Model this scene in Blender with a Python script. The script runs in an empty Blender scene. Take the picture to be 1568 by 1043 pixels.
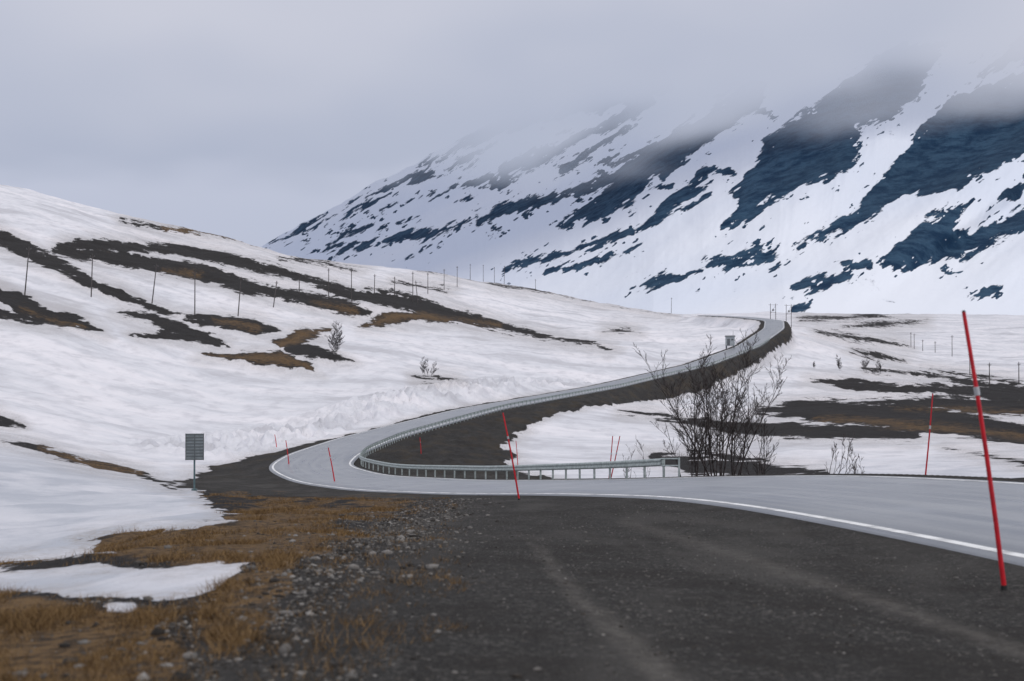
import bpy, math, random
import numpy as np
random.seed(7); rng=np.random.default_rng(7)
sc=bpy.context.scene
F=2178.0; CU=784.0; HV=560.0      # survey instrument constants: bearing / elevation units

# ------------------------------------------------------------ helpers
def vnoise(x,y,seed=0.0):
    xi=np.floor(x); yi=np.floor(y); fx=x-xi; fy=y-yi
    fx=fx*fx*fx*(fx*(fx*6-15)+10); fy=fy*fy*fy*(fy*(fy*6-15)+10)
    def h(a,b):
        s=np.sin(a*127.1+b*311.7+seed*17.3)*43758.5453
        return s-np.floor(s)
    a=h(xi,yi); b=h(xi+1,yi); c=h(xi,yi+1); d=h(xi+1,yi+1)
    return (a*(1-fx)+b*fx)*(1-fy)+(c*(1-fx)+d*fx)*fy
def fbm(x,y,o=4,seed=0.0,rough=.5):
    r=np.zeros_like(x); a=1.0; t=0
    for i in range(o):
        r+=a*(vnoise(x,y,seed+i*3.1)-.5); t+=a; a*=rough; x=x*2.03+11.7; y=y*2.03+5.3
    return r/t*2
def sstep(a,b,x):
    t=np.clip((x-a)/(b-a),0,1); return t*t*(3-2*t)
def gsm(a,s,axis):
    r=int(s*3)+1; k=np.exp(-.5*(np.arange(-r,r+1)/s)**2); k/=k.sum()
    p=[(0,0)]*a.ndim; p[axis]=(r,r)
    ap=np.pad(a,p,mode='edge')
    return np.apply_along_axis(lambda m:np.convolve(m,k,'valid'),axis,ap)

# ------------------------------------------------------------ road alignment
RP=[(11.2,-60,-1.0),(11.0,-20,-1.3),(10.4,0,-1.55),(9.6,15,-1.98),(8.5,28,-2.62),(7.2,39,-3.27),(3.9,51.5,-4.32),(.8,61.7,-5.25),
(-5.7,84,-7.05),(-12.3,102,-8.1),(-17.0,118,-8.38),(-17.9,135,-8.4),(-16.8,165,-8.4),(-12.7,190,-7.9),(-5.2,224,-6.8),(19.5,298,-4.4),
(48.5,368,.3),(71,428,5.8),(88.5,480,12.6),(96,520,16.5),(93,560,19),(85,620,22),(80,665,21),(84,760,14)]
ys=np.arange(-60,760,.5)
ra=np.array(RP)
rx=gsm(np.interp(ys,ra[:,1],ra[:,0]),9,0); rz=gsm(np.interp(ys,ra[:,1],ra[:,2]),8,0)
rsl=np.gradient(rx,ys)
def XC(y): return np.interp(y,ys,rx)
def ZC(y): return np.interp(y,ys,rz)
def SL(y): return np.interp(y,ys,rsl)
def CS(y): return np.interp(y,[0,30,42,88,125],[.06,.06,.07,.065,0])   # superelevation
def road_sz(x,y):
    m=SL(y); dx=x-XC(y)
    s=dx/np.sqrt(1+m*m)
    y2=y+np.clip(dx*m/(1+m*m),-15,15)
    return s,ZC(y2)+np.clip(s,-4.5,4.5)*CS(y2)
def SB(y): return np.interp(y,[0,45,60,90,120,150,200,290,370,440,500,600],[4.0,4.2,6,12,18,17.5,12.5,10.5,8.2,6.9,6.4,5.6])
def XG(y): return np.interp(y,[0,40,50,60,66,75,100,120,135,160,200],[-2,-2.2,-3,-6,-13,-18,-22.5,-25.5,-24.5,-22,-15.5])

# ------------------------------------------------------------ base land form
near=[(.5,-1.65),(2,-1.70),(5,-1.76),(8.3,-1.84)]
COL={
-1200:near+[(13,-2.1),(20,-2.7),(30,-3.3),(50,-4),(69,-4.2),(100,-4),(135,-2),(180,3),(260,18),(400,50),(600,95),(800,110),(1200,80),(8000,40)],
0:near+[(13,-2.15),(20,-2.85),(30,-3.6),(50,-4.6),(69,-5.1),(100,-5.5),(135,-5),(180,-1.65),(220,3),(260,9.5),(320,20.6),(400,36.7),(500,60),(600,78),(680,80),(850,60),(1200,35),(8000,30)],
200:near+[(13,-2.03),(20,-2.62),(30,-3.4),(50,-4.8),(69,-6),(100,-7.6),(135,-8),(180,-6.6),(220,-3),(260,2.4),(320,11),(400,24.8),(500,43.6),(650,70),(750,72),(900,58),(1200,38),(8000,30)],
400:near+[(13,-1.97),(20,-2.43),(30,-3.17),(50,-4.7),(69,-6.1),(100,-8.3),(135,-8.9),(180,-9.1),(220,-7),(260,-3),(320,4.4),(400,16.5),(500,32),(650,55),(750,55.5),(900,48),(1200,40),(8000,40)],
600:near+[(13,-1.97),(20,-2.48),(30,-3.24),(50,-4.77),(69,-6.1),(100,-8.1),(135,-8.6),(165,-8.6),(190,-8),(220,-6.6),(260,-3.6),(320,1.5),(400,10),(500,23),(650,40),(800,57.5),(900,58),(1100,48),(8000,45)],
800:near+[(13,-1.97),(20,-2.48),(30,-3.2),(43,-4.0),(50,-4.6),(69,-6.2),(80,-7.4),(90,-8.4),(110,-8.9),(150,-9.4),(200,-8.6),(240,-6.8),(320,-2.2),(400,3.7),(500,12.6),(650,27),(850,47),(950,56),(1100,57),(1300,52),(8000,60)],
1000:near+[(13,-1.97),(20,-2.48),(30,-3.1),(38,-3.6),(55,-5.2),(70,-7.0),(90,-8.4),(110,-8.8),(150,-9.5),(200,-9.6),(260,-9.1),(300,-7.4),(345,-2.2),(400,2.8),(500,10),(650,19.4),(780,31),(850,32),(1000,30),(1200,38),(1500,55),(2000,65),(8000,80)],
1200:near+[(13,-1.97),(20,-2.48),(26,-2.75),(45,-4.3),(60,-6.2),(80,-7.2),(110,-8.3),(150,-9.2),(200,-9.6),(260,-9.2),(320,-7.3),(400,-2.2),(450,4.0),(500,12.2),(560,16.8),(650,19),(850,25),(1100,38),(1500,56),(2000,66),(8000,80)],
1400:near+[(13,-1.97),(20,-2.4),(30,-2.9),(38,-3.9),(50,-5.2),(60,-6.0),(80,-6.8),(110,-7.8),(150,-9),(200,-9.4),(260,-9),(320,-7.3),(400,-4.6),(500,-.5),(650,6),(850,17.5),(1100,33),(1500,55),(2000,65),(8000,80)],
1568:near+[(13,-1.95),(20,-2.3),(28,-2.7),(35,-3.7),(45,-4.6),(60,-5.3),(80,-6.2),(110,-7.4),(150,-8.6),(200,-9.3),(260,-9),(320,-7.5),(400,-5),(500,-1),(650,5),(850,17),(1100,33),(1500,55),(2000,65),(8000,80)],
2800:near+[(13,-1.95),(20,-2.5),(31,-3.4),(60,-5),(110,-6),(200,-8),(400,-5),(650,5),(1100,33),(1500,57),(2000,65),(8000,80)]}
us=np.arange(-1200,2801,20.0); ls=np.arange(math.log(.5),math.log(8000)+.01,.01)
cu=sorted(COL); tab=np.array([np.interp(ls,[math.log(a) for a,b in COL[c]],[b for a,b in COL[c]]) for c in cu])
tab=gsm(tab,4,1)
T=np.empty((len(us),len(ls)))
for j in range(len(ls)): T[:,j]=np.interp(us,cu,tab[:,j])
T=gsm(T,3.0,0)
def base(x,y):
    yy=np.maximum(y,2.0); u=np.clip(CU+F*x/yy,-1199,2799); l=np.clip(np.log(yy),ls[0],ls[-1]-.02)
    a=(u-us[0])/20; b=(l-ls[0])/.01; i=a.astype(int); j=b.astype(int); a-=i; b-=j
    i1=np.minimum(i+1,len(us)-1); j1=np.minimum(j+1,len(ls)-1)
    return (T[i,j]*(1-a)+T[i1,j]*a)*(1-b)+(T[i,j1]*(1-a)+T[i1,j1]*a)*b
def land(x,y):
    """ground height, signed road offset"""
    z=base(x,y); s,zr=road_sz(x,y)
    rel=np.clip((y-60)/300,0,1)
    z=z+fbm(x/45,y/80,3,1)*(.2+2.2*rel)*sstep(60,140,y)+fbm(x/9,y/16,4,2)*(.16+.6*rel)+fbm(x/1.2,y/1.8,3,5)*.05*sstep(-2,-4,x)
    z=z+fbm(x/2.5,y/5,3,6)*.18*sstep(-3,-7,x)*sstep(90,50,y)
    lump=sstep(-5.5,-8.5,s)*sstep(-26,-14,s)*sstep(125,150,y)*sstep(380,260,y)
    z=z+(np.abs(fbm(x/1.7,y/4,4,9))*2.4+.3)*lump
    sb=SB(y)
    wR=1-sstep(4.4,sb+1.5,s); wL=1-sstep(4.6,11,-s)
    w=np.where(s>0,wR,wL)
    w=w*sstep(760,700,y)
    off=.03+.12*sstep(60,200,y)
    zz=z*(1-w)+(zr-off)*w
    emb=((s>4.4)&(s<sb+3))
    zz=zz+np.where(emb,fbm(x/1.5,y/3,4,21)*.35,0)*sstep(4.4,6,s)*sstep(sb+3,sb,s)*sstep(70,100,y)*sstep(300,240,y)
    return zz,s

def poly_sd(px,py,P):
    """signed distance, positive inside"""
    P=np.array(P,float); n=len(P); d=np.full(px.shape,1e9); ins=np.zeros(px.shape,bool)
    for i in range(n):
        a=P[i]; b=P[(i+1)%n]; e=b-a; L=e@e+1e-9
        t=np.clip(((px-a[0])*e[0]+(py-a[1])*e[1])/L,0,1)
        d=np.minimum(d,(px-a[0]-t*e[0])**2+(py-a[1]-t*e[1])**2)
        c=((a[1]>py)!=(b[1]>py))
        xx=(b[0]-a[0])*(py-a[1])/(b[1]-a[1]+1e-12)+a[0]
        ins^=(c&(px<xx))
    d=np.sqrt(d); return np.where(ins,d,-d)
def strokes(px,py,SS,field,k=1.0):
    for S in SS:
        S=np.array(S,float); m=25
        sel=np.nonzero((px>S[:,0].min()-m)&(px<S[:,0].max()+m)&(py>S[:,1].min()-m-10)&(py<S[:,1].max()+m+10))[0]
        if len(sel)==0: continue
        x=px[sel]; y=py[sel]; best=np.full(len(sel),-99.0)
        for i in range(len(S)-1):
            a=S[i]; b=S[i+1]; e=b[:2]-a[:2]; L=e@e+1e-9
            t=np.clip(((x-a[0])*e[0]+(y-a[1])*e[1])/L,0,1)
            d=np.sqrt((x-a[0]-t*e[0])**2+(y-a[1]-t*e[1])**2)
            best=np.maximum(best,(a[2]*(1-t)+b[2]*t)*k-d)
        field[sel]=np.maximum(field[sel],best)
    return field

DARK=[[(-300,300,8),(-60,340,9),(0,365,9),(40,385,8),(90,405,8),(140,430,6),(190,455,6),(240,475,5),(280,482,1)],
[(95,378,5),(160,375,7),(230,378,5),(300,385,7),(360,400,7),(420,415,6),(480,430,5),(540,450,6),(600,460,8),(680,478,8),(740,495,6),(800,508,4),(870,522,3),(935,536,1)],
[(90,383,5),(180,395,8),(250,405,9),(320,420,9),(380,438,9),(430,450,7),(480,460,8),(530,470,9),(575,480,2)],
[(185,338,1),(250,348,2),(330,357,3),(400,372,3),(470,388,2),(560,402,1)],
[(420,395,1),(470,400,2),(520,408,2),(550,412,1)],
[(-80,420,8),(0,447,9),(30,465,10),(60,480,9),(110,492,9),(155,508,2)],[(-60,470,5),(0,482,5),(60,492,4),(100,500,3)],
[(178,478,2),(230,488,6),(280,505,9),(350,528,3)],[(210,515,3),(270,513,5),(330,526,4)],
[(285,487,2),(340,492,8),(390,500,9),(425,505,1)],[(440,530,6),(490,540,8),(535,553,1)],
[(630,577,0),(665,579,3),(705,580,0)],[(925,507,1),(955,505,3),(975,508,0)],
[(750,433,2),(800,437,5),(850,445,3),(920,460,2),(990,471,2),(1030,478,0)],[(600,432,1),(650,437,2),(690,446,1)],
[(0,480,5),(-50,470,4)],[(-40,630,4),(0,642,4),(25,652,2)],[(0,672,2),(60,685,3),(110,703,4),(170,716,4),(215,725,2),(280,750,1)],
[(640,410,1),(700,420,2),(760,431,2)],[(560,440,1),(620,452,3),(650,465,2)],
[(1225,488,1),(1300,487,3),(1400,472,3),(1430,468,1)],[(1285,500,1),(1350,497,3),(1420,492,1)],
[(1250,507,2),(1310,518,4),(1390,530,1)],[(1300,535,1),(1345,545,5),(1390,555,1)],
[(1235,583,1),(1290,587,6),(1350,593,6),(1440,597,6),(1568,606,9),(1700,612,9)],[(1330,567,1),(1400,573,3),(1480,585,4),(1568,598,5),(1700,606,5)],
[(1165,628,4),(1230,628,11),(1300,632,14),(1400,640,15),(1500,655,13),(1568,665,11),(1700,680,10)],[(1010,642,2),(1080,652,6),(1160,658,9),(1300,662,8),(1400,665,7)],
[(1320,615,2),(1450,618,8),(1568,622,10),(1700,626,8)],[(990,698,3),(1060,712,10),(1150,718,8),(1260,722,2)],
[(1440,683,0),(1568,708,3),(1700,730,4)],[(955,628,1),(1000,634,3),(1030,640,1)],[(1420,565,1),(1568,588,3)],[(1050,690,1),(1120,700,4),(1180,706,1)]]
BROWN=[[(425,527,7),(460,515,8),(500,508,3)],[(305,543,1),(370,546,6),(430,550,9),(485,566,3)],[(555,499,2),(600,488,7),(650,483,7),(690,490,4)],
[(1250,640,2),(1330,646,5),(1450,655,5),(1568,668,5)],[(1370,628,1),(1480,628,3),(1568,632,3)]]
BROWNTINT=BROWN+[[(60,685,3),(110,703,5),(170,716,5),(215,725,3)],[(250,348,5),(330,357,5),(400,372,5)],[(30,470,1),(80,492,4),(130,503,3)],[(480,462,2),(540,476,5)],[(330,490,2),(390,502,5)],[(700,488,1),(760,500,4)],[(250,412,2),(300,420,3)]]
NEARBARE=[(-900,862),(0,858),(90,856),(170,843),(120,828),(200,812),(300,808),(362,797),(320,770),(300,755),(330,735),(1800,600),(2600,600),(2600,9000),(-3000,9000),(-3000,862)]
SNOWP=[[(-2500,872),(0,868),(150,866),(250,872),(300,866),(372,862),(352,882),(322,905),(250,925),(150,915),(0,905),(-2500,905)],[(165,928),(215,932),(205,942),(170,938)],[(130,832),(150,828),(155,834)]]
GRASSP=[[(120,828),(200,812),(362,797),(330,765),(420,758),(650,766),(590,792),(500,825),(440,862),(350,862),(170,862),(0,858)],
[(-3000,905),(0,905),(120,915),(240,945),(290,1000),(270,1060),(170,2000),(-3000,9000)],[(330,885),(430,850),(450,900),(400,960),(330,1000),(300,950)]]
TRACK=[[(815,835,2),(845,870,5),(880,910,8),(940,965,11),(1010,1020,15),(1100,1100,19)],[(960,800,1),(1080,835,3),(1200,875,4),(1400,940,6),(1568,1000,8),(1800,1080,10)]]
def fields(x,y):
    z,s=land(x,y)
    yy=np.maximum(y,2.0); U=CU+F*x/yy; V=HV-F*z/yy
    L=np.log(yy)
    n1=fbm(U/38,L*22,3,31); n2=fbm(U/60,L*30,3,41)
    far=y>62
    U2=U+n1*16; V2=V+n2*5
    b=np.full(x.shape,-30.0)
    i=np.nonzero(far&(y<2500))[0]
    f=np.full(len(i),-30.0); f=strokes(U2[i],V2[i],DARK+BROWN,f,1.3); b[i]=f
    g=np.full(x.shape,-30.0); f=np.full(len(i),-30.0); g[i]=strokes(U2[i],V2[i],BROWNTINT,f)
    j=np.nonzero(y<=78)[0]
    nU=U[j]+fbm(x[j]*1.3,y[j]*.5,4,51)*24; nV=V[j]+fbm(x[j]*1.1,y[j]*.6,5,61,.6)*15
    nb=poly_sd(nU,nV,NEARBARE)
    for P in SNOWP: nb=np.minimum(nb,-poly_sd(nU,nV,P))
    b[j]=np.maximum(b[j],nb)
    gg=np.full(len(j),-200.0)
    for P in GRASSP: gg=np.maximum(gg,poly_sd(nU,nV,P))
    gg=gg+fbm(x[j]*.8,y[j]*.35,4,66)*34-2
    g[j]=np.maximum(g[j],gg)
    pxm=F/np.maximum(yy,4)
    fr=sstep(180,280,y)
    wob=fbm(x/3,y/6,3,71)*1.2*(1-fr)+fbm(x/14+3,y/40,2,72)*.7*fr
    lim=np.where(y<200,x-XG(y)+wob*.9,s+5.1+wob*.3)
    lim=np.minimum(lim,SB(y)+wob*1.1-s)
    gr=np.where(y<740,np.maximum(lim,-40),-40)
    b=np.maximum(b,np.clip(gr*np.maximum(pxm*.35,8),-30,40))
    tr=np.full(x.shape,-30.0); k=np.nonzero(y<40)[0]
    tr[k]=strokes(U[k]+fbm(x[k]*2,y[k]*.8,3,77)*14,V[k],TRACK,tr[k])
    return z,s,b,g,gr,tr

# ------------------------------------------------------------ node helper
class NT:
    def __init__(s,name):
        s.m=bpy.data.materials.new(name); s.m.use_nodes=True; s.t=s.m.node_tree; s.t.nodes.clear()
        s.out=s.n('ShaderNodeOutputMaterial')
    def n(s,typ,inp=None,**kw):
        nd=s.t.nodes.new(typ)
        for k,v in kw.items(): setattr(nd,k,v)
        if inp:
            for k,v in inp.items():
                if isinstance(v,bpy.types.NodeSocket): s.t.links.new(v,nd.inputs[k])
                else: nd.inputs[k].default_value=v
        return nd
    def math(s,op,a,b=0.0,c=0.0,clamp=False):
        nd=s.n('ShaderNodeMath',operation=op,use_clamp=clamp)
        for i,v in enumerate((a,b,c)):
            if isinstance(v,bpy.types.NodeSocket): s.t.links.new(v,nd.inputs[i])
            else: nd.inputs[i].default_value=v
        return nd.outputs[0]
    def mix(s,f,a,b):
        nd=s.n('ShaderNodeMix',data_type='RGBA')
        for k,v in ((0,f),(6,a),(7,b)):
            if isinstance(v,bpy.types.NodeSocket): s.t.links.new(v,nd.inputs[k])
            else: nd.inputs[k].default_value=v if k==0 else (*v,1)
        return nd.outputs[2]
    def rng(s,v,a,b,c=0.0,d=1.0):
        return s.n('ShaderNodeMapRange',{'Value':v,'From Min':a,'From Max':b,'To Min':c,'To Max':d},interpolation_type='SMOOTHSTEP').outputs[0]
    def noise(s,vec,scale,detail=4,rough=.5,dist=0):
        return s.n('ShaderNodeTexNoise',{'Vector':vec,'Scale':scale,'Detail':detail,'Roughness':rough,'Distortion':dist}).outputs[0]
    def attr(s,n): return s.n('ShaderNodeAttribute',attribute_name=n).outputs['Fac']
    def obj(s): return s.n('ShaderNodeTexCoord').outputs['Object']
    def smap(s,v,sx,sy,sz,rz=0): return s.n('ShaderNodeMapping',{'Vector':v,'Scale':(sx,sy,sz),'Rotation':(0,0,rz)}).outputs[0]
    def bsdf(s,col,rough,spec=.3,bump=None,bs=.3,bd=.05,metal=0.0):
        p=s.n('ShaderNodeBsdfPrincipled',{'Roughness':rough,'Metallic':metal,'Specular IOR Level':spec})
        if isinstance(col,bpy.types.NodeSocket): s.t.links.new(col,p.inputs['Base Color'])
        else: p.inputs['Base Color'].default_value=(*col,1)
        if bump is not None:
            b=s.n('ShaderNodeBump',{'Strength':bs,'Distance':bd,'Height':bump}); s.t.links.new(b.outputs[0],p.inputs['Normal'])
        s.t.links.new(p.outputs[0],s.out.inputs[0]); return p
def simple(name,col,col2,rough=.7,scale=8,spec=.3,metal=0.0):
    N=NT(name); o=N.obj(); n=N.noise(o,scale,2,.6)
    c=N.mix(N.rng(n,.35,.65),col,col2); N.bsdf(c,rough,spec,None,.2,.01,metal); return N.m

# ---- ground material
N=NT('ground_snow_soil_gravel'); o=N.obj()
bare,gr,grs,trk=N.attr('bare'),N.attr('gravel'),N.attr('grass'),N.attr('track')
ysep=N.n('ShaderNodeSeparateXYZ',{'Vector':o}).outputs[1]
nz=N.noise(N.smap(o,1,.45,.5),.35,8,.72)
bf=N.rng(N.math('ADD',bare,N.math('MULTIPLY',N.math('SUBTRACT',nz,.5),26)),-.7,1.0)
nm=N.noise(N.smap(o,1,.4,1,.4),.35,5,.6); nf=N.noise(o,6,4,.7)
nk=N.noise(N.smap(o,.5,1.0,1,.25),.05,7,.68)
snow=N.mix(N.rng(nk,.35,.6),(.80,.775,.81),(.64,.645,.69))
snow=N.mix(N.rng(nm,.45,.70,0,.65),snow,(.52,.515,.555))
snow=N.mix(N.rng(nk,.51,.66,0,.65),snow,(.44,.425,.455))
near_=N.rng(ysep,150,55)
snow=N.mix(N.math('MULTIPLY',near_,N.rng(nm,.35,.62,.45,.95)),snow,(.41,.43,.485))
snow=N.mix(N.math('MULTIPLY',N.rng(bare,-24,1),N.rng(nf,.40,.62,.12,.75)),snow,(.32,.285,.265))
vor=N.n('ShaderNodeTexVoronoi',{'Vector':o,'Scale':28.0}); vor2=N.n('ShaderNodeTexVoronoi',{'Vector':o,'Scale':80.0})
vc=N.n('ShaderNodeSeparateColor',{'Color':vor.outputs['Color']}); vc2=N.n('ShaderNodeSeparateColor',{'Color':vor2.outputs['Color']})
n3=N.noise(o,.8,5,.65); n4=N.noise(N.smap(o,1,.22,1,-.12),.6,4,.6)
n8=nf
gravel=N.mix(N.rng(vc2.outputs[0],.15,.95),(.010,.0095,.009),(.070,.064,.058))
gravel=N.mix(N.rng(vc.outputs[0],.88,.94,0,.7),gravel,(.15,.14,.128))
gravel=N.mix(N.rng(n8,.45,.65,0,.55),gravel,(.016,.014,.012))
gravel=N.mix(N.rng(n3,.42,.62,0,.65),gravel,(.018,.014,.011))
gravel=N.mix(N.rng(n4,.46,.66,0,.5),gravel,(.085,.079,.072))
gravel=N.mix(N.math('MULTIPLY',N.rng(trk,-14,12,0,.75),N.rng(n8,.3,.65,1,.35)),gravel,(.16,.146,.130))
soil=N.mix(N.rng(nf,.35,.65),(.007,.0065,.0075),(.026,.021,.019))
grass=N.mix(N.rng(nf,.35,.62),(.034,.020,.010),(.19,.112,.046))
gmask=N.rng(N.math('ADD',grs,N.math('MULTIPLY',N.math('SUBTRACT',n3,.5),34)),-5,7)
gm2=N.math('MAXIMUM',gmask,N.rng(nm,.60,.76,0,.3))
gcol=N.mix(gm2,soil,grass)
gf=N.rng(N.math('ADD',gr,N.math('MULTIPLY',N.math('SUBTRACT',n3,.5),6)),-1.1,1.1)
gf=N.math('MULTIPLY',gf,N.math('SUBTRACT',1.0,N.math('MULTIPLY',gmask,N.rng(n8,.4,.6,.2,.9))))
gcol=N.mix(gf,gcol,gravel)
emb=N.math('MULTIPLY',N.math('MULTIPLY',N.rng(nm,.46,.66,0,.6),N.rng(ysep,90,130)),N.rng(gr,-.5,.5))
gcol=N.mix(N.math('MULTIPLY',N.rng(ysep,95,125),N.math('SUBTRACT',.5,N.math('MULTIPLY',gmask,.4))),gcol,(.014,.0125,.013))
gcol=N.mix(emb,gcol,(.055,.040,.024))
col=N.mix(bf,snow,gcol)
hb=N.math('MULTIPLY',bf,N.math('ADD',N.math('MULTIPLY',nf,.6),N.math('MULTIPLY',vor2.outputs['Distance'],.6)))
hh=N.math('ADD',hb,N.math('MULTIPLY',N.noise(N.smap(o,1,.6,1),1.2,6,.64),3.6))
p=N.bsdf(col,.8,.25,hh,.7,.09)
N.t.links.new(N.rng(bf,0,1,.6,.92),p.inputs['Roughness'])
M_ground=N.m

def grid_mesh(name,X,Y,Z,mats,attrs=None,smooth=True):
    R,C=X.shape; me=bpy.data.meshes.new(name)
    me.vertices.add(R*C); me.vertices.foreach_set('co',np.stack([X,Y,Z],-1).astype(np.float32).ravel())
    idx=np.arange(R*C).reshape(R,C)
    q=np.stack([idx[:-1,:-1],idx[:-1,1:],idx[1:,1:],idx[1:,:-1]],-1).reshape(-1,4)
    n=len(q); me.loops.add(n*4); me.loops.foreach_set('vertex_index',q.ravel().astype(np.int32))
    me.polygons.add(n); me.polygons.foreach_set('loop_start',(np.arange(n)*4).astype(np.int32))
    if smooth: me.polygons.foreach_set('use_smooth',np.ones(n,bool))
    me.update(calc_edges=True)
    for k,v in (attrs or {}).items():
        a=me.attributes.new(k,'FLOAT','POINT'); a.data.foreach_set('value',v.astype(np.float32).ravel())
    for m in mats: me.materials.append(m)
    ob=bpy.data.objects.new(name,me); sc.collection.objects.link(ob); return ob

# ------------------------------------------------------------ terrain sheet
def seg(a,b,n): return list(np.exp(np.linspace(math.log(a+15),math.log(b+15),n,endpoint=False))-15)
rows=np.array(seg(-12,5,30)+seg(5,60,200)+seg(60,200,270)+seg(200,620,400)+seg(620,1000,110)+seg(1000,9000,60)+[9000])
cols=np.concatenate([np.linspace(-2.2,-.45,40,endpoint=False),np.linspace(-.45,.45,760,endpoint=False),np.linspace(.45,2.2,41)])
Yg=np.repeat(rows[:,None],len(cols),1); Xg=(Yg+15)*cols[None,:]
z,s,b,g,gr,tr=fields(Xg.ravel(),Yg.ravel())
grid_mesh('snowy_ground',Xg,Yg,z.reshape(Xg.shape),[M_ground],{'bare':b,'grass':g,'gravel':gr,'track':tr})

# ------------------------------------------------------------ mountain
N=NT('mountain_snow_rock'); o=N.obj(); rk=N.attr('rock')
nz=N.noise(N.smap(o,1,.6,1,.5),.016,9,.72); nb_=N.noise(o,.03,7,.74); nl=N.noise(o,.0016,3,.5)
rf=N.rng(N.math('ADD',rk,N.math('MULTIPLY',N.math('SUBTRACT',nz,.5),28)),-.8,1.0)
rock=N.mix(N.rng(nb_,.38,.62),(.006,.028,.066),(.036,.080,.135))  # blue tint of aerial haze is put into the rock colours
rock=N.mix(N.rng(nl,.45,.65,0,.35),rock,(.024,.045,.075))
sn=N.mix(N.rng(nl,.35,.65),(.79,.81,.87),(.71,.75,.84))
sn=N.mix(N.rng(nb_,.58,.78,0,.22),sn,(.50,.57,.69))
N.bsdf(N.mix(rf,sn,rock),.85,.1,N.math('MULTIPLY',N.math('ADD',rf,.25),nb_),.5,10)
M_mtn=N.m
mu=np.concatenate([np.linspace(150,380,20,endpoint=False),np.linspace(380,1640,860,endpoint=False),np.linspace(1640,3600,60)])
wv=np.concatenate([np.linspace(0,1,500),np.linspace(1.01,1.5,25)])
ridge=np.interp(mu,[150,300,415,500,560,640,700,760,830,920,1000,1100,1200,1300,1450,1568,3600],[520,440,369,322,287,246,212,182,158,128,90,40,0,-30,-50,-60,-200])
ridge=ridge+fbm(mu/30,mu*0,4,3)*5
foot=np.interp(mu,[150,415,700,900,1000,1200,1568,3600],[560,440,470,490,496,500,500,500])
df=np.interp(mu,[150,415,700,1000,1200,1568,3600],[4200,3600,2300,1600,1400,1350,1100])
dr=np.interp(mu,[150,415,700,1000,1300,1568,3600],[5200,5000,4500,3800,3300,3100,2600])
W=wv[:,None]; wf=np.minimum(W,1)
Vm=foot[None,:]+(ridge-foot)[None,:]*wf**.92
Dm=df[None,:]+(dr-df)[None,:]*W
Um=np.repeat(mu[None,:],len(wv),0)
Tm=(HV-Vm)/F
pr=(Um*.80-Vm*.55); gx=(Um*.55+Vm*.80)     # down-flank and across-flank coordinates
gul=fbm(gx/70,pr/380,2,13)
Zm=Tm*Dm-np.maximum(W-1,0)*1600
env=np.clip(wf*5,0,1)*np.clip((1.02-wf)*8,0,1)
Dd=Dm+gul*38*env
Zm=Zm+(-gul*5+fbm(gx/16,pr/40,3,17)*2.0)*env
Xm=(Um-CU)/F*Dm
MR=[[(415,366,1),(470,345,2),(520,325,2),(560,305,3),(610,285,3),(660,262,3)],[(440,352,1),(500,328,2),(540,312,3)],[(500,375,2),(540,355,3),(590,346,2)],
[(500,388,1),(560,375,4),(620,362,4),(680,352,5),(720,340,3)],[(470,386,1),(520,376,3),(560,368,2)],[(430,372,1),(470,365,1)],[(520,350,1),(545,325,4),(600,300,2)],
[(620,402,0),(640,388,1),(655,376,1)],[(560,330,1),(600,318,2),(640,300,1)],
[(640,256,4),(680,236,5),(720,214,7),(770,192,8),(830,172,8),(900,155,8),(970,145,10),(1020,120,12)],
[(655,303,1),(700,280,3),(750,268,8),(765,285,5),(780,258,9),(820,240,8),(870,215,7),(920,195,6),(960,168,11),(990,150,10)],
[(680,258,2),(730,236,3),(760,215,4)],[(870,262,2),(900,240,3),(935,215,3),(955,195,5)],
[(735,338,8),(760,325,8),(800,312,7),(850,300,5),(900,285,6),(950,268,11),(1000,245,16),(1050,220,18),(1100,185,17),(1150,145,20)],
[(860,345,3),(890,325,11),(925,310,15),(960,292,18),(985,262,15),(1040,245,10)],[(865,260,3),(905,238,5)],
[(775,412,4),(840,397,7),(900,380,6),(950,365,4),(1010,335,5),(1050,303,11),(1085,280,7)],[(835,420,1),(900,406,3),(960,386,3),(985,374,1)],[(745,345,1),(765,352,3),(758,362,1)],
[(985,298,1),(1005,290,4),(1030,292,3)],[(1130,175,4),(1160,165,7),(1180,180,3)],[(1125,270,2),(1095,265,5),(1080,272,7)],[(1020,265,6),(1012,280,4)],
[(1085,405,8),(1130,400,10),(1180,385,6),(1200,375,1)],[(970,440,3),(1010,430,5),(1060,423,4),(1085,424,1)],
[(1220,443,4),(1255,438,8),(1290,432,3)],[(1480,458,2),(1530,445,4)],[(1215,472,3),(1240,468,2)],[(1285,412,3),(1320,410,3)],
[(1500,112,6),(1540,95,9),(1568,80,14),(1700,20,30)],[(1568,290,8),(1530,302,5)],[(1535,212,6),(1545,205,4)],
[(1445,410,1),(1475,412,3)],[(1350,408,3),(1370,402,4)],[(1260,352,3),(1240,360,2),(1225,372,1)],[(1195,400,1),(1180,410,2)],
[(590,292,1),(640,276,2),(680,262,2)],[(700,305,1),(722,296,2)],[(610,340,1),(640,331,2)],[(850,205,2),(880,195,3)],[(930,250,2),(960,236,3)],[(1055,240,2),(1100,205,4)],[(1340,160,2),(1325,168,3)],[(1480,402,1),(1500,395,2)]]
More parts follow.
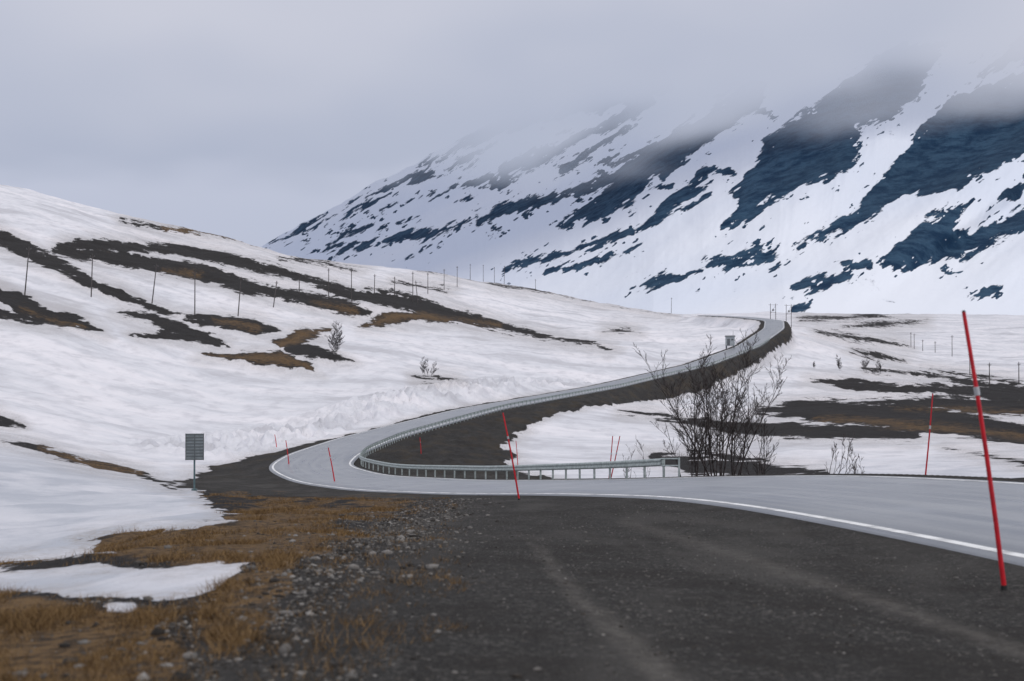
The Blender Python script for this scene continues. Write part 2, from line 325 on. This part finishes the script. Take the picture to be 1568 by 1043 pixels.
MP=[[(1105,348),(1125,325),(1118,300),(1150,262),(1180,212),(1230,175),(1290,125),(1340,88),(1400,66),(1455,60),(1425,100),(1400,150),(1360,185),(1312,195),(1306,240),(1285,268),(1225,290),(1180,310),(1150,338)],
[(1262,356),(1300,330),(1330,300),(1345,285),(1385,240),(1415,195),(1470,150),(1530,125),(1600,100),(1900,-60),(1900,150),(1600,230),(1568,240),(1520,262),(1495,270),(1450,292),(1385,288),(1350,316),(1300,340)],
[(1340,405),(1380,380),(1410,350),(1445,322),(1478,316),(1460,340),(1455,358),(1500,352),(1568,320),(1750,240),(1750,280),(1568,345),(1525,372),(1480,385),(1440,398),(1400,395),(1370,412)]]
u_=Um.ravel(); v_=Vm.ravel(); gxr=gx.ravel(); prr=pr.ravel()
n1=fbm(gxr/20,prr/60,4,33,.6); n2=fbm(gxr/14,prr/45,4,43,.6)
uw=u_+n1*12; vw=v_+n2*10
rk=np.full(u_.shape,-30.0); rk=strokes(uw,vw,MR,rk,1.3)
for P in MP: rk=np.maximum(rk,np.maximum(poly_sd(uw,vw,P)+3,-30))
zone=sstep(-24,-2,rk)
rk=rk+fbm(gxr/6.5,prr/40,4,57,.62)*8*zone                     # fine ribs along the fall line
rk=rk-np.clip(fbm(gxr/9,prr/55,3,53)-.3,0,1)*20*(rk<12)
rk=rk-np.clip(fbm(gxr/6,prr/20,4,93,.6)-.47,0,1)*90*(rk<30)       # small snow pockets
spk=fbm(gxr/5.5,prr/16,4,63,.6)
rk=np.maximum(rk,(spk-.41)*60*zone-5*(1-zone))
rk=np.clip(rk,-30,30)
grid_mesh('mountain',Xm,Dd,Zm,[M_mtn],{'rock':rk.reshape(Um.shape)})

# ------------------------------------------------------------ road
N=NT('wet_asphalt'); uv=N.n('ShaderNodeUVMap').outputs[0]; o=N.obj()
st=N.noise(N.smap(uv,1.2,.03,1),2.2,4,.6); n5=N.noise(o,30,4,.7); n6=N.noise(o,.25,4,.6)
c=N.mix(N.rng(st,.35,.65),(.16,.172,.20),(.29,.302,.33)); c=N.mix(N.rng(n5,.4,.7,0,.4),c,(.11,.112,.12)); c=N.mix(N.rng(n6,.45,.7,0,.4),c,(.32,.33,.35))
p=N.bsdf(c,.42,.6,n5,.15,.01); N.t.links.new(N.rng(st,.3,.7,.26,.5),p.inputs['Roughness'])
M_road=N.m
def ribbon(name,offs,dz,y0,y1,step,mat):
    yy=np.arange(y0,y1,step); m=SL(yy); L=np.sqrt(1+m*m); X=[];Y=[];Z=[]
    for (s_,h) in zip(offs,dz):
        X.append(XC(yy)+s_/L); Y.append(yy-s_*m/L); Z.append(ZC(yy)+h+s_*CS(yy))
    X=np.array(X).T;Y=np.array(Y).T;Z=np.array(Z).T
    ob=grid_mesh(name,X,Y,Z,[mat]); me=ob.data
    uvl=me.uv_layers.new(name='UVMap'); li=np.empty(len(me.loops),np.int32); me.loops.foreach_get('vertex_index',li)
    U=np.repeat(np.array(offs)[None,:],len(yy),0).ravel(); Vv=np.repeat(yy[:,None],len(offs),1).ravel()
    uvl.data.foreach_set('uv',np.stack([U[li],Vv[li]],-1).astype(np.float32).ravel()); return ob
ribbon('road',[-3.55,-3.5,-1.7,0,1.7,3.5,3.55],[-.35,0,.03,.05,.03,0,-.35],-30,700,.5,M_road)
N=NT('worn_white_paint'); o=N.obj(); n=N.noise(o,1.2,5,.65); N.bsdf(N.mix(N.rng(n,.42,.66),(.80,.80,.80),(.42,.42,.43)),.6,.3); M_line=N.m
def line(y0,y1,s0,name):
    f=lambda s: np.interp(abs(s),[0,1.7,3.5],[.05,.03,0])
    ribbon(name,[s0-.08,s0+.08],[f(s0-.08)+.005,f(s0+.08)+.005],y0,y1,.5,M_line)
line(-30,700,-3.2,'road_edge_marking'); line(-30,700,3.2,'road_edge_marking')

# ------------------------------------------------------------ mesh builder
class MB:
    def __init__(s): s.v=[];s.f=[];s.mi=[]
    def tube(s,a,b,r0,r1,n=6,mi=0,cap=True):
        ax,ay,az=[float(q) for q in a]; bx,by,bz=[float(q) for q in b]
        dx,dy,dz=bx-ax,by-ay,bz-az; L=math.sqrt(dx*dx+dy*dy+dz*dz)
        if L<1e-6:return
        dx/=L;dy/=L;dz/=L
        if abs(dz)<.9: px,py,pz=dy,-dx,0.0
        else: px,py,pz=0.0,dz,-dy
        l=math.sqrt(px*px+py*py+pz*pz);px/=l;py/=l;pz/=l
        qx,qy,qz=dy*pz-dz*py,dz*px-dx*pz,dx*py-dy*px
        k=len(s.v)
        for (cx,cy,cz,r) in((ax,ay,az,r0),(bx,by,bz,r1)):
            for i in range(n):
                t=2*math.pi*i/n; c=math.cos(t)*r; e=math.sin(t)*r
                s.v.append((cx+c*px+e*qx,cy+c*py+e*qy,cz+c*pz+e*qz))
        for i in range(n):
            j=(i+1)%n; s.f.append((k+i,k+j,k+n+j,k+n+i)); s.mi.append(mi)
        if cap:
            s.f.append(tuple(range(k+n-1,k-1,-1))); s.mi.append(mi); s.f.append(tuple(range(k+n,k+2*n))); s.mi.append(mi)
    def box(s,c,h,mi=0,rz=0.0):
        k=len(s.v); cz,sz=math.cos(rz),math.sin(rz)
        for dx,dy,dz in((-1,-1,-1),(1,-1,-1),(1,1,-1),(-1,1,-1),(-1,-1,1),(1,-1,1),(1,1,1),(-1,1,1)):
            X=dx*h[0];Y=dy*h[1]; s.v.append((c[0]+X*cz-Y*sz,c[1]+X*sz+Y*cz,c[2]+dz*h[2]))
        for q in((0,3,2,1),(4,5,6,7),(0,1,5,4),(1,2,6,5),(2,3,7,6),(3,0,4,7)): s.f.append(tuple(k+i for i in q)); s.mi.append(mi)
    def make(s,name,mats,loc=(0,0,0),rot=(0,0,0)):
        me=bpy.data.meshes.new(name); me.from_pydata(s.v,[],s.f)
        for m in mats: me.materials.append(m)
        me.polygons.foreach_set('material_index',s.mi)
        ob=bpy.data.objects.new(name,me); ob.location=loc; ob.rotation_euler=rot; sc.collection.objects.link(ob); return ob
def G(x,y): return float(land(np.array([float(x)]),np.array([float(y)]))[0][0])
def site(u,d): x=(u-CU)/F*d; return x,d,G(x,d)

# ------------------------------------------------------------ guardrail
M_steel=simple('galvanised_steel',(.46,.51,.50),(.30,.345,.335),.45,6,.5,.3)
mb=MB(); prof=[(0,.44),(.045,.49),(.045,.54),(0,.585),(0,.615),(.045,.66),(.045,.71),(0,.76)]
yy=np.arange(57,445,1.0); S0=4.05
def rp(y,s):
    m=float(SL(y));L=math.sqrt(1+m*m); return float(XC(y))+s/L, y-s*m/L, float(ZC(y))+s*float(CS(y))
for side in (0,1):
    prev=None
    for y in yy:
        row=[]
        for (o_,h) in prof:
            x_,y_,z_=rp(y,S0-o_+side*.006); row.append((x_,y_,z_+h))
        k=len(mb.v); mb.v+=row
        if prev is not None:
            for i in range(len(prof)-1): mb.f.append((prev+i,prev+i+1,k+i+1,k+i)); mb.mi.append(0)
        prev=k
y=57.0
while y<445:
    x_,y_,z_=rp(y,S0+.10); gz=G(x_,y_)
    ang=math.atan2(1,float(SL(y)))
    mb.box((x_,y_,(z_+.74+gz-.3)/2),(.055,.035,(z_+.74-gz+.3)/2),0,ang)
    xb,yb,zb=rp(y,S0+.03); mb.box((xb,yb,zb+.6),(.05,.03,.09),0,ang)
    y+=2.0
x_,y_,z_=rp(57,S0); x2,y2,z2=rp(55.5,S0+.1)
mb.tube((x_,y_,z_+.74),(x2,y2,z2+.70),.03,.03,8); mb.tube((x_,y_,z_+.46),(x2,y2,z2+.42),.03,.03,8); mb.tube((x2,y2,z2+.74),(x2,y2,z2-.6),.04,.04,8)
mb.make('guardrail',[M_steel])

# ------------------------------------------------------------ snow poles
M_red=simple('red_plastic',(.60,.012,.022),(.46,.010,.02),.45,5,.4); M_refl=simple('reflective_band',(.5,.5,.52),(.38,.38,.4),.35,20,.5); M_dk=simple('black_rubber',(.02,.02,.02),(.03,.03,.03),.7)
def snow_pole(u,v,tu,tv,d,r=.024):
    x,y,z=site(u,d); h=(v-tv)/F*d; dx=(tu-u)/F*d; mb=MB()
    h=max(h,(HV-tv)/F*d-z)if d<100 else h
    def at(t): return (dx*t+.02*math.sin(t*3.1),0,h*t)
    cuts=[0,.25,.5,.66,.70,.73,1.0]; mats=[0,0,0,0,1,0]
    for i in range(6):
        rr=r*1.12 if mats[i] else r*(1-.25*cuts[i]); mb.tube(at(cuts[i]),at(cuts[i+1]),rr,rr if mats[i] else r*(1-.25*cuts[i+1]),10,mats[i])
    e_=at(1.0); mb.tube(e_,(e_[0]+dx*.006,0,e_[2]+.02),r*.8,r*.4,10,2)
    mb.tube((-.02*dx,0,-.25),(dx*.02,0,.05),r*1.3,r*1.2,10,2)
    mb.make('snow_pole',[M_red,M_refl,M_dk],(x,y,z))
for a in [(1536,890,1476,478,14.7,.026),(795,755,770,632,44,.03),(793,716,790,676,132,.04),(513,750,503,697,97,.045),(443,741,438,703,121,.045),(929,735,949,668,79,.035),(929,735,938,668,80.5,.035),(1410,724,1428,603,46.5,.028),(645,720,643,694,140,.04),(424,692,421,672,150,.045)]:
    snow_pole(*a)

# ------------------------------------------------------------ road sign (seen from behind)
M_al=simple('aluminium_back',(.27,.30,.31),(.20,.225,.23),.5,3,.5,.3); M_post=simple('green_grey_post',(.13,.19,.20),(.08,.13,.14),.5,6,.4,.2); M_rib=simple('dark_rib',(.10,.115,.12),(.13,.145,.15),.6,6)
x,y,z=site(299,69); mb=MB()
mb.tube((-.02,0,-.4),(-.02,0,2.75),.045,.045,12,1)
mb.box((0,-.06,2.12),(.44,.006,.64),0)
for i in range(9): mb.box((0,-.085,1.52+i*.15),(.44,.018,.022),2)
for sx in(-.43,.43): mb.box((sx,-.083,2.12),(.015,.022,.645),2)
mb.box((0,-.107,2.12),(.022,.004,.64),2)
for zz in(1.75,2.45): mb.box((-.02,-.02,zz),(.07,.045,.03),1)
mb.box((-.02,0,.02),(.12,.12,.06),1)
mb.make('traffic_sign',[M_al,M_post,M_rib],(x,y,z),(0,0,.06))

# ------------------------------------------------------------ utility poles
M_wood=simple('weathered_wood',(.060,.052,.05),(.11,.10,.10),.85,4); M_ins=simple('insulator',(.3,.3,.32),(.2,.2,.2),.4)
def utility_pole(u,d,h,lean=0.0,twin=False):
    x,y,z=site(u,d); mb=MB(); r=.15
    px=[-1.1,1.1] if twin else [0]
    for p_ in px:
        mb.tube((p_,0,-.5),(p_+lean*h,0,h),r,r*.7,8,0)
        mb.tube((p_+lean*h,0,h),(p_+lean*h,0,h+.12),r*.8,.02,8,0)
    tx=lean*(h-.5); w=1.9 if twin else .5
    mb.box((tx,-.12,h-.5),(w,.05,.05),0)
    if twin:
        mb.box((tx*.6,-.1,h*.62),(1.3,.05,.06),0); mb.tube((-1.1,0,h*.55),(1.1+tx,0,h-.6),.05,.05,6,0); mb.box((0,-.25,h*.72),(.4,.3,.45),1)
    else:
        mb.tube((tx-.35,-.1,h-.5),(lean*(h-1.1),0,h-1.1),.025,.025,5,0); mb.tube((tx+.35,-.1,h-.5),(lean*(h-1.1),0,h-1.1),.025,.025,5,0)
    for k in(-.9,.9): mb.tube((tx+k*w,-.12,h-.45),(tx+k*w,-.12,h-.25),.04,.02,6,1)
    mb.make('utility_pole',[M_wood,M_ins],(x,y,z))
def d_for(u,v,lo,hi):
    dd=np.linspace(lo,hi,500); xx=(u-CU)/F*dd; zz,_=land(xx,dd); vv=HV-F*zz/dd
    return float(dd[np.argmin(np.abs(vv-v))])
for (u,vt,vb,ln) in [(37,378,452,.09),(139,390,455,.03),(232,405,465,.12),(298,415,482,.0),(364,424,484,.08),(418,430,470,.14),(458,418,450,0),(503,411,456,0),(538,412,462,0),(573,420,452,.02),(604,424,455,0),(632,416,462,.0),(640,430,466,-.1),(655,418,450,0),(680,412,444,0),(700,408,440,0),(720,404,428,0),(740,402,428,0),(757,404,428,0),(772,402,430,.02),(820,417,432,.0),(1028,449,473,.02)]:
    d=d_for(u,vb,180,950); utility_pole(u,d,(vb-vt)/F*d,ln)
for (u,vt,vb,tw) in [(1395,509,532,False),(1400,511,534,False),(1413,520,537,False),(1432,523,540,False),(1458,514,546,False),(1485,541,575,False),(1515,556,590,False),(1560,555,588,False)]:
    d=d_for(u,vb,300,1100); utility_pole(u,d,(vb-vt)/F*d,0,tw)
for (u,d,vt) in [(1184,600,465),(1208,620,466)]:
    x,y,z=site(u,d); utility_pole(u,d,(HV-vt)/F*d-z,0,True)

# ------------------------------------------------------------ roadside equipment cabin
M_cab=simple('painted_grey_cladding',(.42,.45,.47),(.33,.36,.38),.6,2); M_roof=simple('dark_roof',(.10,.11,.12),(.15,.16,.17),.6,3)
x,y,z=site(1118,424); mb=MB()
for sx in(-1.1,1.1):
    for sy in(-.9,.9): mb.box((sx,sy,.3),(.12,.12,.7),1)
mb.box((0,0,2.1),(1.3,1.0,1.35),0)
k=len(mb.v); mb.v+=[(-1.5,-1.2,3.46),(1.5,-1.2,3.46),(1.5,1.2,3.46),(-1.5,1.2,3.46),(-1.5,0,3.85),(1.5,0,3.85)]
for f in((0,1,5,4),(2,3,4,5),(0,4,3),(1,2,5),(0,3,2,1)): mb.f.append(tuple(k+i for i in f)); mb.mi.append(1)
mb.box((-.35,-1.03,1.85),(.42,.03,1.0),1); mb.box((.75,-1.03,2.6),(.3,.03,.25),1)
for i in range(5): mb.box((-1.2+i*.6,-1.015,2.1),(.02,.02,1.33),0)
mb.tube((.9,0,3.6),(.9,0,5.2),.05,.04,6,1)
mb.make('equipment_cabin',[M_cab,M_roof],(x,y,z),(0,0,-.25))

# ------------------------------------------------------------ bare trees
MB1=simple('dark_birch_bark',(.032,.025,.024),(.080,.066,.064),.85,6); MB2=simple('grey_birch_bark',(.045,.04,.042),(.10,.092,.096),.85,6)
def tree(name,x,y,z,H,spread,stems,mat,seed,rmin=.006,dens=.55,sides=4,thick=1.0,elev=(.3,.75),start=.2):
    R=random.Random(seed); mb=MB()
    def grow(p,d,L,r,lev):
        n=(9,6,4,2)[lev]; sl=L/n; pts=p
        for i in range(n):
            f=(i+1)/n; w=.07+.05*lev
            dx,dy,dz=d[0]+R.gauss(0,w),d[1]+R.gauss(0,w),d[2]+R.gauss(.04,.05)
            l=math.sqrt(dx*dx+dy*dy+dz*dz); d=(dx/l,dy/l,dz/l)
            q=(pts[0]+d[0]*sl,pts[1]+d[1]*sl,pts[2]+d[2]*sl); r1=max(rmin,r*(1-.85*f)); r0=max(rmin,r*(1-.85*i/n))
            mb.tube(pts,q,r0,r1,sides if lev<2 else 3,0,False); pts=q
            if lev<3 and f>(start if lev==0 else .15):
                nb=(2 if R.random()<dens*.7 else 1) if R.random()<dens+.25 else 0
                for _ in range(nb):
                    a=R.uniform(0,6.283); e=R.uniform(*elev)
                    s=(math.cos(a),math.sin(a)); nd=(d[0]*math.cos(e)+s[0]*math.sin(e),d[1]*math.cos(e)+s[1]*math.sin(e),d[2]*math.cos(e)+.15)
                    l=math.sqrt(sum(c*c for c in nd)); nd=tuple(c/l for c in nd)
                    grow(q,nd,L*R.uniform(.25,.45)*(1.15-.5*f),r1*.6,lev+1)
    for k in range(stems):
        a=R.uniform(0,6.283); lean=R.uniform(.05,.42)*spread
        l=math.sqrt(1+lean*lean); d=(math.cos(a)*lean/l,math.sin(a)*lean/l,1/l)
        hh=H*R.uniform(.6,.95) if k else H*1.0
        grow((R.uniform(-.6,.6)*spread,R.uniform(-.6,.6)*spread,-.15),d,hh,(.0075*hh+.008)*thick,0)
    mb.make(name,[mat],(x,y,z))
def plant(name,u,d,vt,spread,stems,mat,seed,**k):
    x,y,z=site(u,d); tree(name,x,y,z,(HV-vt)/F*d-z,spread,stems,mat,seed,**k)
plant('birch_tree',1088,74,535,.75,7,MB1,33,rmin=.008,dens=.66,start=.3,elev=(.35,.9))
plant('birch_tree',1118,78,545,.8,6,MB1,44,rmin=.008,dens=.64,start=.3,elev=(.35,.9))
plant('birch_tree',1060,76,585,.8,5,MB1,21,rmin=.008,dens=.6,start=.3,elev=(.35,.9))
plant('birch_tree',1150,80,635,1.3,4,MB1,15,rmin=.0075,dens=.55)
plant('willow_shrub',983,82,684,1.2,3,MB1,5,dens=.4); plant('willow_shrub',1275,92,664,1.5,4,MB1,6,dens=.45,rmin=.008)
plant('willow_shrub',1300,95,692,1.5,3,MB1,7,dens=.45,rmin=.008)
for (u,vb,vt,sd,lo,hi,nm_) in [(513,545,496,8,240,450,'birch_tree'),(655,577,549,9,220,400,'birch_tree'),(1285,567,547,10,350,700,'birch_shrub'),(1245,563,554,11,350,700,'birch_shrub'),(1325,568,545,12,350,700,'birch_shrub'),(1345,571,553,18,350,700,'birch_shrub')]:
    d=d_for(u,vb,lo,hi); plant(nm_,u,d,vt,1.2,5 if u<600 else 4,MB2,sd,rmin=.024 if u<600 else .02,sides=3,dens=.62,thick=1.2,elev=(.5,1.1))

# ------------------------------------------------------------ roadside rocks
N=NT('field_stone'); o=N.obj(); geo=N.n('ShaderNodeNewGeometry')
c=N.mix(N.math('POWER',geo.outputs['Random Per Island'],2.0),(.026,.023,.021),(.26,.245,.23)); c=N.mix(N.rng(N.noise(o,20,3,.6),.45,.7,0,.5),c,(.080,.062,.047)); N.bsdf(c,.85,.2); M_stone=N.m
t=(1+5**.5)/2
iv=np.array([(-1,t,0),(1,t,0),(-1,-t,0),(1,-t,0),(0,-1,t),(0,1,t),(0,-1,-t),(0,1,-t),(t,0,-1),(t,0,1),(-t,0,-1),(-t,0,1)])/math.sqrt(1+t*t)
ifc=np.array([(0,11,5),(0,5,1),(0,1,7),(0,7,10),(0,10,11),(1,5,9),(5,11,4),(11,10,2),(10,7,6),(7,1,8),(3,9,4),(3,4,2),(3,2,6),(3,6,8),(3,8,9),(4,9,5),(2,4,11),(6,2,10),(8,6,7),(9,8,1)])
n=30000; ry=np.exp(rng.uniform(math.log(6),math.log(50),n)); rxx=-1.5-np.abs(rng.normal(0,1,n))*(.75+ry*.02)+rng.normal(0,.6,n)
ex=22000; ry2=np.exp(rng.uniform(math.log(6),math.log(34),ex)); rx2=rng.uniform(-2.5,8,ex)
ry=np.concatenate([ry,ry2]); rxx=np.concatenate([rxx,rx2]); sz=np.concatenate([rng.lognormal(-4.75,.68,n),rng.lognormal(-5.15,.42,ex)])
zz,s_,b_,g_,gr_,tr_=fields(rxx,ry)
cl=fbm(rxx*1.1,ry*.5,3,99)
ok=(b_>0)&(s_<-3.9)&~((g_>4)&(rng.random(len(ry))<.8))&(rng.random(len(ry))<.75+cl*1.2)
rxx,ry,zz,sz=rxx[ok],ry[ok],zz[ok],np.clip(sz[ok],.003,.062)
n=len(ry); V=iv[None]*(1+rng.uniform(-.38,.38,(n,12,1)))*sz[:,None,None]*np.stack([rng.uniform(.7,1.5,n),rng.uniform(.7,1.5,n),rng.uniform(.4,.9,n)],-1)[:,None,:]
V+=np.stack([rxx,ry,zz+sz*.12],-1)[:,None,:]
Fq=(ifc[None]+12*np.arange(n)[:,None,None]).reshape(-1,3)
def tri_mesh(name,V,Fq,mat):
    me=bpy.data.meshes.new(name); me.vertices.add(len(V)); me.vertices.foreach_set('co',V.astype(np.float32).ravel())
    me.loops.add(len(Fq)*3); me.loops.foreach_set('vertex_index',Fq.astype(np.int32).ravel()); me.polygons.add(len(Fq)); me.polygons.foreach_set('loop_start',(np.arange(len(Fq))*3).astype(np.int32))
    me.update(calc_edges=True); me.materials.append(mat); ob=bpy.data.objects.new(name,me); sc.collection.objects.link(ob); return ob
tri_mesh('roadside_stones',V.reshape(-1,3),Fq,M_stone)

# ------------------------------------------------------------ dry grass
N=NT('dry_grass'); geo=N.n('ShaderNodeNewGeometry'); c=N.mix(geo.outputs['Random Per Island'],(.048,.027,.012),(.28,.172,.075)); N.bsdf(c,.8,.2); M_gr=N.m
nt=24000; ty=np.exp(rng.uniform(math.log(6.5),math.log(70),nt)); tx=(rng.uniform(-100,700,nt)-CU)/F*ty
zz,s_,b_,g_,gr_,tr_=fields(tx,ty)
clump=fbm(tx*1.6,ty*.8,3,88)
pr_=np.where(g_>0,np.clip(.4+clump*1.6,0,1),.07); ok=(b_>1)&(gr_<1.8)&(rng.random(nt)<pr_); tx,ty,zz=tx[ok],ty[ok],zz[ok]; cl=clump[ok]
nb=12; n=len(tx)*nb; tx=np.repeat(tx,nb);ty=np.repeat(ty,nb);zz=np.repeat(zz,nb)
sc_=np.repeat(rng.uniform(.4,1.0,n//nb)*(.8+np.clip(cl,0,1)*1.2),nb); px=tx+rng.normal(0,.05,n)*(1+ty*.02);py=ty+rng.normal(0,.06,n)*(1+ty*.02)
h=rng.uniform(.03,.12,n)*sc_; a=rng.uniform(0,6.283,n); lean=rng.uniform(.4,1.8,n)*h; w=.0020+ty*.00010
b0=np.stack([px-w,py,zz-.02],-1); b1=np.stack([px+w,py,zz-.02],-1); tp=np.stack([px+np.cos(a)*lean,py+np.sin(a)*lean,zz+h],-1)
V=np.stack([b0,b1,tp],1).reshape(-1,3); tri_mesh('dry_grass',V,np.arange(len(V)).reshape(-1,3),M_gr)

# ------------------------------------------------------------ low cloud bank
N=NT('cloud_volume'); o=N.obj(); sp_=N.n('ShaderNodeSeparateXYZ',{'Vector':o}); zc=sp_.outputs[2]
zc=N.math('SUBTRACT',zc,N.math('MULTIPLY',N.math('SUBTRACT',sp_.outputs[1],3200),.15))   # cloud base rises up-valley
cn=N.noise(N.smap(o,1,1,2.2),.0018,2,.55)
zz_=N.math('ADD',zc,N.math('MULTIPLY',N.math('SUBTRACT',cn,.5),-620))
den=N.math('MULTIPLY',N.rng(zz_,440,720),.0100)
ec=N.mix(N.rng(zz_,450,830),(.43,.475,.60),(.585,.605,.70))  # emission stands in for scattered skylight, dimmer low in the cloud, brighter above
ab=N.n('ShaderNodeVolumeAbsorption',{'Color':(0,0,0,1),'Density':den}); em=N.n('ShaderNodeEmission',{'Color':ec,'Strength':den})
ad=N.n('ShaderNodeAddShader'); N.t.links.new(ab.outputs[0],ad.inputs[0]); N.t.links.new(em.outputs[0],ad.inputs[1]); N.t.links.new(ad.outputs[0],N.out.inputs['Volume'])
N.m.cycles.volume_step_rate=.6
mb=MB(); mb.box((0,4050,760),(2600,1750,410)); mb.make('cloud',[N.m])

# ------------------------------------------------------------ sky, sun, camera
w=bpy.data.worlds.new('World'); sc.world=w; w.use_nodes=True; t=w.node_tree; t.nodes.clear()
def wn(typ,**kw):
    n=t.nodes.new(typ)
    for k,v in kw.items(): setattr(n,k,v)
    return n
SE,SR=math.radians(48),math.radians(-40)
out=wn('ShaderNodeOutputWorld'); sky=wn('ShaderNodeTexSky',sky_type='NISHITA',sun_disc=False,sun_elevation=SE,sun_rotation=SR)
bg1=wn('ShaderNodeBackground'); bg1.inputs[1].default_value=.08; t.links.new(sky.outputs[0],bg1.inputs[0])
tc=wn('ShaderNodeTexCoord'); sp=wn('ShaderNodeSeparateXYZ'); t.links.new(tc.outputs['Generated'],sp.inputs[0])
cr=wn('ShaderNodeValToRGB'); t.links.new(sp.outputs[2],cr.inputs[0]); e=cr.color_ramp.elements
e[0].position=0; e[0].color=(.45,.495,.64,1); e[1].position=1; e[1].color=(1.02,1.02,1.05,1)
for p_,c_ in((.10,(.50,.535,.67,1)),(.19,(.57,.59,.70,1)),(.28,(.58,.605,.70,1)),(.55,(.85,.865,.93,1))):
    q=e.new(p_); q.color=c_
bg2=wn('ShaderNodeBackground'); t.links.new(cr.outputs[0],bg2.inputs[0])
mx=wn('ShaderNodeMixShader'); mx.inputs[0].default_value=.92; t.links.new(bg1.outputs[0],mx.inputs[1]); t.links.new(bg2.outputs[0],mx.inputs[2]); t.links.new(mx.outputs[0],out.inputs[0])
sl=bpy.data.lights.new('sun','SUN'); sl.energy=.85; sl.angle=math.radians(15); sl.color=(1,.97,.94); so=bpy.data.objects.new('sun',sl); sc.collection.objects.link(so)
so.rotation_euler=(math.radians(48),0,math.radians(40))
cam=bpy.data.cameras.new('camera'); co=bpy.data.objects.new('camera',cam); sc.collection.objects.link(co)
cam.lens=50; cam.sensor_width=36; cam.clip_end=30000; cam.clip_start=.1
co.location=(0,0,0); co.rotation_euler=(math.pi/2+math.atan(38.5/F),0,0)
cam.dof.use_dof=True; cam.dof.focus_distance=80; cam.dof.aperture_fstop=2.0
sc.camera=co
sc.view_settings.view_transform='Standard'; sc.view_settings.look='None'; sc.view_settings.exposure=0
